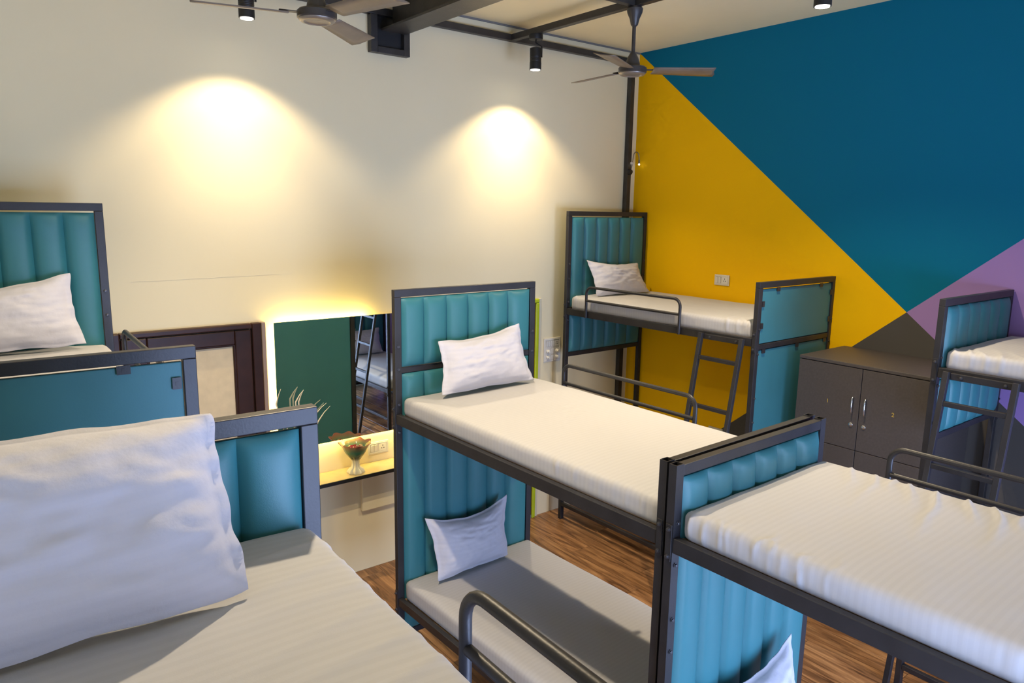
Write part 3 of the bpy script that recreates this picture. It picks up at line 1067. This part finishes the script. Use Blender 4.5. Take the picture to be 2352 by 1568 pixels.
pillow(bA, (0.17, 0.12, 2.235), (0.790, 0.10, 2.300), (0.822, 0.22, 1.960), (0.16, 0.24, 1.950), 0.085, 'white pillow on the far left bunk, right corner pointing up', 1.1)
pillow(bB, (0.210, 0.10, 1.940), (0.778, 0.10, 1.992), (0.795, 0.22, 1.668), (0.150, 0.23, 1.668), 0.075, 'white pillow on the upper mattress of the middle bunk', 2.7)
pillow(bC, (0.135, 0.10, 2.235), (0.760, 0.10, 2.195), (0.772, 0.25, 1.945), (0.124, 0.25, 1.945), 0.080, 'cream lit pillow on the corner bunk by the yellow wall', 3.9)
pillow(bD, (0.08, 0.11, 2.268), (0.722, 0.10, 2.242), (0.722, 0.30, 1.960), (0.06, 0.32, 1.960), 0.085, 'big lavender tinted pillow on the nearest mattress', 4.2, pinch=0.016)
pillow(bB, (0.120, 0.10, 0.975), (0.705, 0.10, 0.975), (0.645, 0.20, 0.632), (0.140, 0.21, 0.628), 0.075, 'bluish pillow on the shaded lower mattress of the middle bunk', 5.6, sag=0.035)
pillow(bE, (0.10, 0.10, 0.950), (0.705, 0.10, 0.985), (0.672, 0.20, 0.632), (0.14, 0.21, 0.628), 0.075, 'pillow at the bottom edge before the bright teal lower panel', 6.3, sag=0.02)
pillow(bF, (0.76, 1.63, 0.98), (0.19, 1.63, 0.99), (0.16, 1.53, 0.632), (0.77, 1.53, 0.632), 0.075, 'pillow on the lower bed reflected in the lit mirror', 7.4)

# ------------------------------------------------------------------ mirror with LED back light
t = empty('wall_mirror', (-2.72, -0.02, 1.04))
tag(t, 'rectangular wall mirror glowing yellow along its edges', 'mirror')
MX0, MX1, MZ0, MZ1 = -3.325, -2.12, 1.040, 1.893
part(MB().box(MX0, MX1, -0.050, -0.045, MZ0, MZ1), 'glass', M_MIRROR, t)
part(MB().box(MX0 + 0.05, MX1 - 0.05, -0.0445, -0.0015, MZ0 + 0.05, MZ1 - 0.05), 'back_box', M_WALL, t)
i_ = 0.018
part(MB().box(MX0 + i_, MX0 + 0.03, -0.042, -0.022, MZ0 + 0.03, MZ1 - 0.03), 'led_strip', M_LED, t)
part(MB().box(MX0 + 0.03, -2.66, -0.042, -0.022, MZ1 - 0.03, MZ1 - i_), 'led_strip', M_LED, t)
part(MB().box(MX0 + 0.03, MX1 - 0.03, -0.042, -0.022, MZ0 + i_, MZ0 + 0.03), 'led_strip', M_LED, t)

# ------------------------------------------------------------------ shelf, vase, leaves
t = empty('wall_shelf', (-2.75, -0.11, 0.79))
tag(t, 'pale wooden wall shelf with a dark front edge below the mirror', 'shelf')
part(MB().box(-3.34, -2.10, -0.205, -0.001, 0.792, 0.812), 'board', M_SHELF, t)
part(MB().box(-3.34, -2.10, -0.213, -0.2055, 0.788, 0.813), 'front_edging', M_BLACK, t)
tag(MB().box(-2.733, -2.06, -0.036, -0.001, 0.465, 0.780).build('wall_panel', M_WALL, bevel=0.008), 'white boxed panel on the wall under the shelf', 'wall panel')


def make_vase():
    t = empty('glass_vase', (-2.822, -0.128, 0.8125))
    tag(t, 'fluted glass vase with pink ruffled rim, standing on the shelf', 'vase')
    n = 72
    # (radius, z, ruffle) outer wall then inner wall
    prof = [(0.0, 0.000, 0), (0.052, 0.000, .10), (0.057, 0.010, .14), (0.050, 0.026, .14), (0.030, 0.042, .10), (0.024, 0.066, .10), (0.026, 0.092, .10), (0.040, 0.112, .08),
            (0.058, 0.132, .05), (0.073, 0.156, .04), (0.084, 0.180, .05), (0.096, 0.200, .08), (0.110, 0.216, .11)]
    inn = [(0.106, 0.217, .11), (0.092, 0.198, .08), (0.079, 0.178, .05), (0.067, 0.154, .04), (0.050, 0.134, .04), (0.030, 0.122, .02), (0.0, 0.118, 0)]
    mb = MB()
    P = prof + inn
    for r, z, ru in P:
        for k in range(n):
            a = 2 * math.pi * k / n
            big = z > 0.13
            w = math.cos(a * (7 if big else 9))
            rr = r * (1 + ru * (0.55 if big else 1) * w)
            zz = z
            if z > 0.165:
                f = (z - 0.165) / 0.05
                zz = z + f * (0.006 * w)
            mb.v.append((rr * math.cos(a), rr * math.sin(a), zz))
    for j in range(len(P) - 1):
        for k in range(n):
            a, b2 = j * n + k, j * n + (k + 1) % n
            mb.f.append((a, b2, b2 + n, a + n))
    mb.build('bowl', M_VASE, t, smooth=True)
    rnd = random.Random(5)
    cols = [mat('potpourri_red', (0.35, 0.02, 0.03), 0.7), mat('potpourri_tan', (0.55, 0.36, 0.16), 0.7), mat('potpourri_brown', (0.16, 0.07, 0.03), 0.7), mat('potpourri_cream', (0.68, 0.55, 0.33), 0.7)]
    for c in range(4):
        mb = MB()
        for k in range(24):
            a, rr = rnd.uniform(0, 6.28), 0.064 * math.sqrt(rnd.random())
            M = Matrix.Translation((rr * math.cos(a), rr * math.sin(a), 0.160 + rnd.uniform(0, 0.020) + 0.012 * (1 - rr / 0.07))) @ Matrix.Rotation(rnd.uniform(0, 3), 4, 'X') @ Matrix.Rotation(rnd.uniform(0, 3), 4, 'Z')
            mb.obox(M, rnd.uniform(0.006, 0.014), rnd.uniform(0.004, 0.009), 0.002)
        o = mb.build('potpourri', cols[c], t)
        o['kind'] = 'stuff'
        o['label'] = ['dark red dried petals', 'tan dried petals', 'brown dried bark', 'cream dried petals'][c]
    return t


make_vase()

t = empty('leaf_stems', (-3.16, -0.12, 0.8125))
tag(t, 'pale pointed dry leaves standing before the mirror', 'plant')
MB().lathe([(0.035, 0), (0.045, 0.02), (0.050, 0.08), (0.036, 0.11), (0.030, 0.14), (0.034, 0.15)], n=20).build('pot', M_BLACK, t, smooth=True)
leaves = [((-3.315, 1.472), (-3.352, 1.36)), ((-3.165, 1.445), (-3.226, 1.36)), ((-3.166, 1.443), (-3.203, 1.36)), ((-3.009, 1.333), (-3.085, 1.27)), ((-2.985, 1.308), (-3.082, 1.20)), ((-3.25, 1.40), (-3.22, 1.26))]
leaves = leaves[:5]
for (tipx, tipz), (mx_, mz_) in leaves:
    bx, bz = -3.16 + (mx_ + 3.16) * 0.12, 0.945
    mb = MB()
    npt = 10
    pts = []
    for k in range(npt + 1):
        s = k / npt
        # quadratic through base, mid, tip
        s0, s1, s2 = (1 - s) * (1 - 2 * s), 4 * s * (1 - s), s * (2 * s - 1)
        qx, qz = bx * 0.28 + mx_ * 0.72, bz * 0.32 + mz_ * 0.68
        if s < 0.78:
            q = s / 0.78
            px = bx + (mx_ - bx) * q
            pz = bz + (mz_ - bz) * q ** 0.92
        else:
            q = (s - 0.78) / 0.22
            px = mx_ + (tipx - mx_) * q
            pz = mz_ + (tipz - mz_) * (0.6 * q + 0.4 * q * (2 - q))
        w = 0.0050 * (1 - abs(2 * s - 1.5) ** 3 / 3.4) if s < 1 else 0.0004
        w = max(0.0006, min(w, 0.0050 * (1 - s) * 5 + 0.0004))
        pts.append((px, pz, w))
    for px, pz, w in pts:
        mb.v += [(px - w + 3.16, 0.02 + 0.0, pz - 0.8125 + w * 0.5), (px + 3.16, 0.017, pz - 0.8125), (px + w + 3.16, 0.02, pz - 0.8125 - w * 0.5)]
    for k in range(npt):
        a = k * 3
        mb.f += [(a, a + 1, a + 4, a + 3), (a + 1, a + 2, a + 5, a + 4)]
    o = mb.build('leaf', M_LEAF, t, smooth=True)
    so = o.modifiers.new('solid', 'SOLIDIFY')
    so.thickness = 0.0015


# ------------------------------------------------------------------ socket plates
def socket_plate(frame_M, w, h, switches, sockets, label, tone=0, knobs=()):
    """plate lying in the local XZ plane, facing -Y"""
    t = bpy.data.objects.new('switch_plate', None)
    t.empty_display_size = 0.05
    COL.objects.link(t)
    t.matrix_world = frame_M
    tag(t, label, 'switch', None)
    MB().box(-w / 2, w / 2, -0.010, -0.0005, -h / 2, h / 2).build('plate', M_PLASTIC, t, bevel=0.003)
    rim = MB()
    a, c = w / 2 - 0.012, h / 2 - 0.012
    for p, q in (((-a, -c), (a, -c)), ((-a, c), (a, c)), ((-a, -c), (-a, c)), ((a, -c), (a, c))):
        rim.bar((p[0], -0.011, p[1]), (q[0], -0.011, q[1]), 0.004, 0.004)
    rim.build('inner_frame', M_PLASTIC2, t)
    for (x, z, sw, sh) in switches:
        MB().box(x - sw / 2 - 0.001, x + sw / 2 + 0.001, -0.0107, -0.0102, z - sh / 2 - 0.001, z + sh / 2 + 0.001).build('switch_gap', mat('switch_shadow_gap', (0.25, 0.22, 0.18), 0.8), t)
        o = MB().box(-sw / 2, sw / 2, -0.004, 0.0, -sh / 2, sh / 2).build('rocker', M_PLASTIC2, t, bevel=0.001)
        o.location = (x, -0.0108, z)
        o.rotation_euler = (math.radians(4), 0, 0)
    for (x, z, s) in sockets:
        so = MB().box(x - s / 2, x + s / 2, -0.0125, -0.0102, z - s / 2, z + s / 2).build('socket', M_PLASTIC2, t, bevel=0.001)
        hl = MB()
        hl.box(x - s * 0.04, x + s * 0.04, -0.0132, -0.0126, z + s * 0.10, z + s * 0.30)
        hl.box(x - s * 0.22, x - s * 0.10, -0.0132, -0.0126, z - s * 0.18, z - s * 0.06)
        hl.box(x + s * 0.10, x + s * 0.22, -0.0132, -0.0126, z - s * 0.18, z - s * 0.06)
        hl.build('pin_holes', M_HOLE, so)
    for (x, z, r_) in knobs:
        MB().lathe([(r_, 0), (r_, 0.012), (r_ * 0.7, 0.014), (r_ * 0.65, 0.026), (0.0, 0.027)], n=18,
                   mx=Matrix.Translation((x, -0.0105, z)) @ Matrix.Rotation(math.radians(90), 4, 'X')).build('knob', M_PLASTIC2, t, smooth=True)
    return t


RYW = Matrix.Rotation(math.radians(-90), 4, 'Z')   # local -Y -> world -X
socket_plate(Matrix.Translation((-0.0002, -1.000, 2.092)) @ RYW, 0.140, 0.085, [(-0.046, 0, 0.022, 0.048), (-0.018, 0, 0.022, 0.048)], [(0.030, 0, 0.052)],
             'ivory switch and socket plate on the yellow wall above the corner bunk')
socket_plate(Matrix.Translation((-0.0002, -1.035, 0.825)) @ RYW, 0.140, 0.085, [(-0.046, 0, 0.022, 0.048), (-0.018, 0, 0.022, 0.048)], [(0.030, 0, 0.052)],
             'ivory socket plate low on the yellow wall beside the corner bunk ladder')
socket_plate(Matrix.Translation((-2.585, -0.0002, 0.915)), 0.165, 0.092, [(-0.050, 0, 0.024, 0.050), (-0.022, 0, 0.024, 0.050)], [(0.034, 0, 0.056)],
             'cream switch and socket plate beside the vase under the mirror')
socket_plate(Matrix.Translation((-0.934, -0.0002, 1.460)), 0.185, 0.205, [(-0.055, 0.055, 0.016, 0.046), (-0.036, 0.055, 0.016, 0.046), (-0.012, 0.055, 0.016, 0.046), (0.008, 0.055, 0.016, 0.046), (0.0, -0.010, 0.030, 0.048), (0.0, -0.062, 0.030, 0.040)],
             [(0.048, 0.055, 0.048)], 'large switchboard with four round knobs between the lime door and corner bunk', knobs=[(-0.05, -0.012, 0.017), (0.05, -0.012, 0.017), (-0.05, -0.062, 0.017), (0.05, -0.062, 0.017)])

# ------------------------------------------------------------------ locker cabinet
CX, CY0, CY1, CZ = -0.572, -2.052, -2.888, 1.719
t = empty('locker_cabinet', (CX / 2, (CY0 + CY1) / 2, 0))
tag(t, 'dark brown-grey locker cabinet with numbered doors against the mural wall', 'cabinet')
part(MB().box(CX + 0.020, -0.004, CY1, CY0, 0.06, CZ - 0.022), 'carcass', M_CAB, t)
part(MB().box(CX + 0.05, -0.02, CY1 + 0.01, CY0 - 0.01, 0.0, 0.0595), 'plinth', M_BLACK, t)
part(MB().box(CX - 0.002, -0.004, CY1 - 0.001, CY0 + 0.001, CZ - 0.0215, CZ), 'top', M_CAB, t, bevel=0.003)
YM = -2.471
for z0, z1, main in ((1.178, CZ - 0.026, True), (0.640, 1.174, False), (0.066, 0.636, False)):
    for ya, yb, left_ in ((YM + 0.002, CY0 - 0.001, True), (CY1 + 0.001, YM - 0.002, False)):
        dr = part(MB().box(CX, CX + 0.018, ya, yb, z0, z1), 'door', M_CAB, t, bevel=0.0015)
        zc = z0 + 0.285 if main else (z0 + z1) / 2 + 0.05
        if not main and z0 > 0.6:
            zc = 0.80
        yh = YM + 0.040 if left_ else YM - 0.040
        loc = Vector((CX, yh, zc))
        hnd = MB().pipe([(0, 0, -0.048), (-0.014, 0, -0.048), (-0.020, 0, -0.040), (-0.022, 0, 0), (-0.020, 0, 0.040), (-0.014, 0, 0.048), (0, 0, 0.048)], 0.0045, 10).build('handle', M_CHROME, dr, smooth=True)
        hnd['label'] = 'chrome bow handle'
        hnd.location = loc
        lk = MB().lathe([(0.013, 0), (0.013, 0.004), (0.010, 0.006), (0.004, 0.0062), (0.004, 0.0045), (0.0, 0.0045)], n=20, mx=Matrix.Rotation(math.radians(-90), 4, 'Y')).build('lock', M_CHROME, dr, smooth=True)
        lk['label'] = 'round chrome cam lock'
        lk.location = loc + Vector((0, 0.002, -0.127))
        if main:
            cu = bpy.data.curves.new('number_text', 'FONT')
            cu.body = '1' if left_ else '2'
            cu.size = 0.036
            cu.align_x = 'CENTER'
            cu.align_y = 'CENTER'
            cu.extrude = 0.0006
            tmp = bpy.data.objects.new('tmp', cu)
            COL.objects.link(tmp)
            bpy.context.view_layer.update()
            me = bpy.data.meshes.new_from_object(tmp.evaluated_get(bpy.context.evaluated_depsgraph_get()))
            bpy.data.objects.remove(tmp)
            me.materials.clear()
            me.materials.append(M_GOLD)
            nb = link('number', me, dr)
            nb['label'] = 'faded yellow number ' + cu.body
            nb.location = (CX - 0.0007, -2.266 if left_ else -2.674, 1.453)
            nb.rotation_euler = (math.radians(90), 0, math.radians(-90))

for o in scene.objects:
    for k in ('w', 'l', 'seam'):
        if k in o.keys():
            del o[k]
